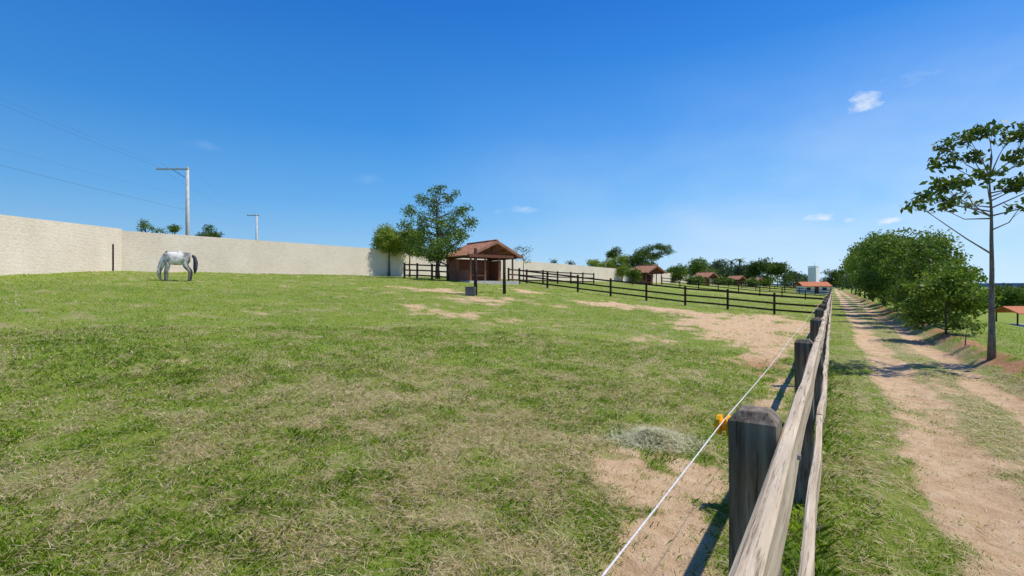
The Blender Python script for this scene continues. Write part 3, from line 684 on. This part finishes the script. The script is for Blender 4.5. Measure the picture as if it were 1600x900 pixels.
for a in (-1.4,1.4):
    for b in (-1.1,1.1): MB().tube([(a,b,-.2),(a,b,hp)],.08,8).build('post',M['redwood'],r,True)
MB().box((0,0,.05),(3.2,2.6,.2)).build('floor_slab',M['conc'],r)
for sg in (-1,1): corr('roof_slope',-1.9,1.9,0,hp+.75,sg*1.7,hp-.02,r,.03,.25,'tile_red')
x,y,z=at(1270,118);r=empty('white_house',(x,y,z),math.radians(-8));tag(r,'small white house with orange tiled roof at the end of the track','house')
MB().box((0,0,.8),(5.8,4,1.9)).build('wall',M['white'],r)
for sg in (-1,1): corr('roof_slope',-3.3,3.3,0,2.75,sg*2.5,1.68,r,.04,.3,'tile_red')
for xx in (-1.8,1.7):
    wn=MB().box((xx,-2.01,1.05),(.9,.04,.7)).build('window',M['glass'],r);MB().box((xx,-2.04,.66),(1.1,.1,.08)).build('sill',M['conc'],wn)
MB().box((0,-2.02,.8),(.85,.05,1.55)).build('door',M['redwood'],r)
x,y,z=at(1271,200);r=empty('water_tower',(x,y,z),math.radians(38));tag(r,'pale blocky white water tower behind the white house','water tower')
top=zt(416,200)-z
MB().box((0,0,top*.48),(3.0,3.0,top*.96)).build('tank',M['tank'],r)
MB().box((1.85,.2,top*.44),(.7,1.6,top*.88)).build('stair_column',M['white'],r)
MB().box((0,0,top-.05),(3.3,3.3,.22)).build('top_slab',M['white'],r);MB().tube([(1,0,top),(1,0,top+1.5)],.06,6).build('mast',M['metal'],r)
# ---------------- utility poles
def upole(px,Y,ptop,arm_l,arm_r,label):
    x,y,z=at(px,Y);top=zt(ptop,Y);r=empty('utility_pole',(x,y,z));tag(r,label,'utility pole');H_=top-z
    MB().tube([(0,0,-.3),(0,0,H_)],[.2,.12],10).build('pole',M['conc'],r,True)
    MB().box(((arm_l+arm_r)/2,-.16,H_-.18),(arm_r-arm_l,.1,.13)).build('crossarm',M['conc'],r)
    if arm_l<-1.5: MB().beam((-.1,-.16,H_-.95),(arm_l*.45,-.16,H_-.24),.04,.05).build('brace',M['metal'],r)
    n=4
    for i in range(n):
        xx=arm_l+.12+(arm_r-arm_l-.24)*i/(n-1)
        MB().tube([(xx,-.16,H_-.115),(xx,-.16,H_-.02),(xx,-.16,H_),(xx,-.16,H_+.06)],[.03,.03,.07,.03],8).build('insulator',M['conc'],r,True)
    return Vector((x,y,top)),arm_l,arm_r
T1,a1,b1=upole(293,45,262,-2.75,.2,'tall concrete utility pole with one sided crossarm behind the cream wall')
T2,a2,b2=upole(401,75,335,-1.4,.5,'far smaller utility pole right of the tall one')
def cable(p0,p1,sag,label,r=.014):
    p0=Vector(p0);p1=Vector(p1);pts=[]
    for i in range(25):
        t=i/24;q=p0.lerp(p1,t);q.z-=sag*4*t*(1-t);pts.append(q)
    o=MB().tube(pts,r,5).build('power_cable',M['wire']);tag(o,label,'cable')
cable(T1+Vector((a1+.15,-.16,.07)),(-28,8,11.9),.5,'top power cable sagging left from the crossarm end',.006)
cable(T1+Vector((a1+1.0,-.16,.07)),(-27.2,8,11.9),.5,'power cable just below the top one, left of the tall pole',.004)
cable(T1+Vector((-.15,0,-3.9)),(-27.5,8,6.9),.15,'lowest cable running left from the middle of the tall pole',.008)
cable(T1+Vector((-.15,0,-2.6)),(-29.5,8,8.3),.3,'faint middle cable running left from the tall pole',.004)
cable(T1+Vector((a1+.15,-.16,.07)),T2+Vector((a2+.12,-.16,.07)),.6,'upper cable between the two utility poles',.005)
cable(T1+Vector((b1-.12,-.16,.07)),T2+Vector((b2-.12,-.16,.07)),.6,'second cable between the two utility poles',.005)
# ---------------- horse
hx,hy,hz=at(275,25.2)
q=gp(275,439,15)
if 20<q[1]<30: hx,hy,hz=q
r=empty('horse',(hx,hy,hz),math.radians(214));tag(r,'white grey horse with dark tail grazing near the cream wall','horse')
J=[((-.50,0,1.22),.31,.33),((-.76,0,1.20),.19,.22),((-.12,0,1.15),.34,.38),((.26,0,1.15),.30,.36),((.48,0,1.12),.20,.29),((.66,0,.95),.14,.21),((.80,0,.68),.10,.16),((.86,0,.46),.085,.12),((.86,0,.37),.09,.13),((.81,0,.20),.065,.08),((.77,0,.08),.058,.065)]
E=[(0,1),(0,2),(2,3),(3,4),(4,5),(5,6),(6,7),(7,8),(8,9),(9,10)]
for sg,sh_ in ((1,.0),(-1,.14)):
    b=len(J);J+= [((.42,sg*.15,.92),.13,.17),((.40+sh_*.5,sg*.16,.74),.10,.12),((.43+sh_,sg*.15,.45),.074,.074),((.42+sh_,sg*.15,.28),.052,.052),((.41+sh_,sg*.15,.12),.06,.06),((.46+sh_,sg*.15,.02),.07,.07)]
    E+=[(3,b)]+[(b+i,b+i+1) for i in range(5)]
    b=len(J);k=-sh_*.8
    J+= [((-.52+k*.2,sg*.16,1.0),.2,.24),((-.42+k*.5,sg*.18,.80),.14,.17),((-.70+k,sg*.16,.51),.078,.095),((-.69+k,sg*.16,.30),.056,.058),((-.66+k,sg*.16,.12),.062,.062),((-.61+k,sg*.16,.02),.07,.07)]
    E+=[(0,b)]+[(b+i,b+i+1) for i in range(5)]
me=bpy.data.meshes.new('body');me.from_pydata([j[0] for j in J],E,[]);ob=bpy.data.objects.new('tmp',me);C.objects.link(ob)
sk=ob.modifiers.new('s','SKIN');sk.use_smooth_shade=True
for i,j in enumerate(J):
    v=me.skin_vertices[0].data[i];v.radius=(j[1],j[2]);v.use_root=(i==0)
sb=ob.modifiers.new('b','SUBSURF');sb.levels=2;sb.render_levels=2
dg=bpy.context.evaluated_depsgraph_get();m2=bpy.data.meshes.new_from_object(ob.evaluated_get(dg))
bpy.data.objects.remove(ob);m2.name='body';m2.materials.clear();m2.materials.append(M['horse'])
zmin=min(v.co.z for v in m2.vertices)
body=bpy.data.objects.new('body',m2);C.objects.link(body);body.parent=r;body.location=(0,0,-zmin-.01)
MB().tube([(-.84,0,1.28),(-.97,0,1.16),(-1.03,0,.92),(-1.01,0,.6),(-.97,0,.36)],[.06,.10,.13,.12,.03],9).build('tail',M['hair'],r,True)
mn=MB();mn.tube([(.44,0,1.45),(.59,.0,1.28),(.76,0,.98),(.87,0,.70),(.94,0,.5)],[.03,.055,.06,.05,.02],7);mn.build('mane',M['hair'],r,True)
for sg in (-1,1): MB().tube([(.88,sg*.06,.47),(.93,sg*.085,.54),(.96,sg*.09,.61)],[.03,.032,.006],7).build('ear',M['horse'],r,True)
for sg in (-1,1): MB().tube([(.868,sg*.085,.34),(.872,sg*.1,.34)],[.018,.012],8).build('eye',M['hoof'],r,True)
r.scale=(.88,1.08,1.12)
# ---------------- hay pile
x,y,z=gp(1025,690);n=4600
q=np.abs(rng.normal(size=n))*.19;a=rng.uniform(0,6.283,n);q=q*(.6+.9*fbm(np.cos(a)*1.5+5,np.sin(a)*1.5+5,13,3));X=x+q*np.cos(a)*1.3;Y=y+q*np.sin(a)*1.0
zz=H(X,Y)+.03+(.09*np.exp(-(q/.2)**2)*(.4+1.2*fbm(X*9,Y*9,19,3)))*rng.uniform(.3,1,n)
az=rng.uniform(0,6.283,n);L_=rng.uniform(.06,.18,n);w_=.0024;dx=np.cos(az)*L_/2;dy=np.sin(az)*L_/2;dz=rng.normal(size=n)*.022
qx=-np.sin(az)*w_;qy=np.cos(az)*w_
V=np.stack([np.stack([X-dx-qx,Y-dy-qy,zz-dz],1),np.stack([X-dx+qx,Y-dy+qy,zz-dz],1),np.stack([X+dx+qx,Y+dy+qy,zz+dz],1),np.stack([X+dx-qx,Y+dy-qy,zz+dz],1)],1)
t=rng.random((n,1));c=np.array([.82,.78,.54])*t+np.array([.45,.44,.26])*(1-t);c=np.concatenate([c,np.ones((n,1))],1)
o=npmesh('hay_pile',V.reshape(-1,3),4,M['blades'],cols=np.repeat(c,4,0));tag(o,'small pile of pale dry hay on the ground near the first fence post','hay')
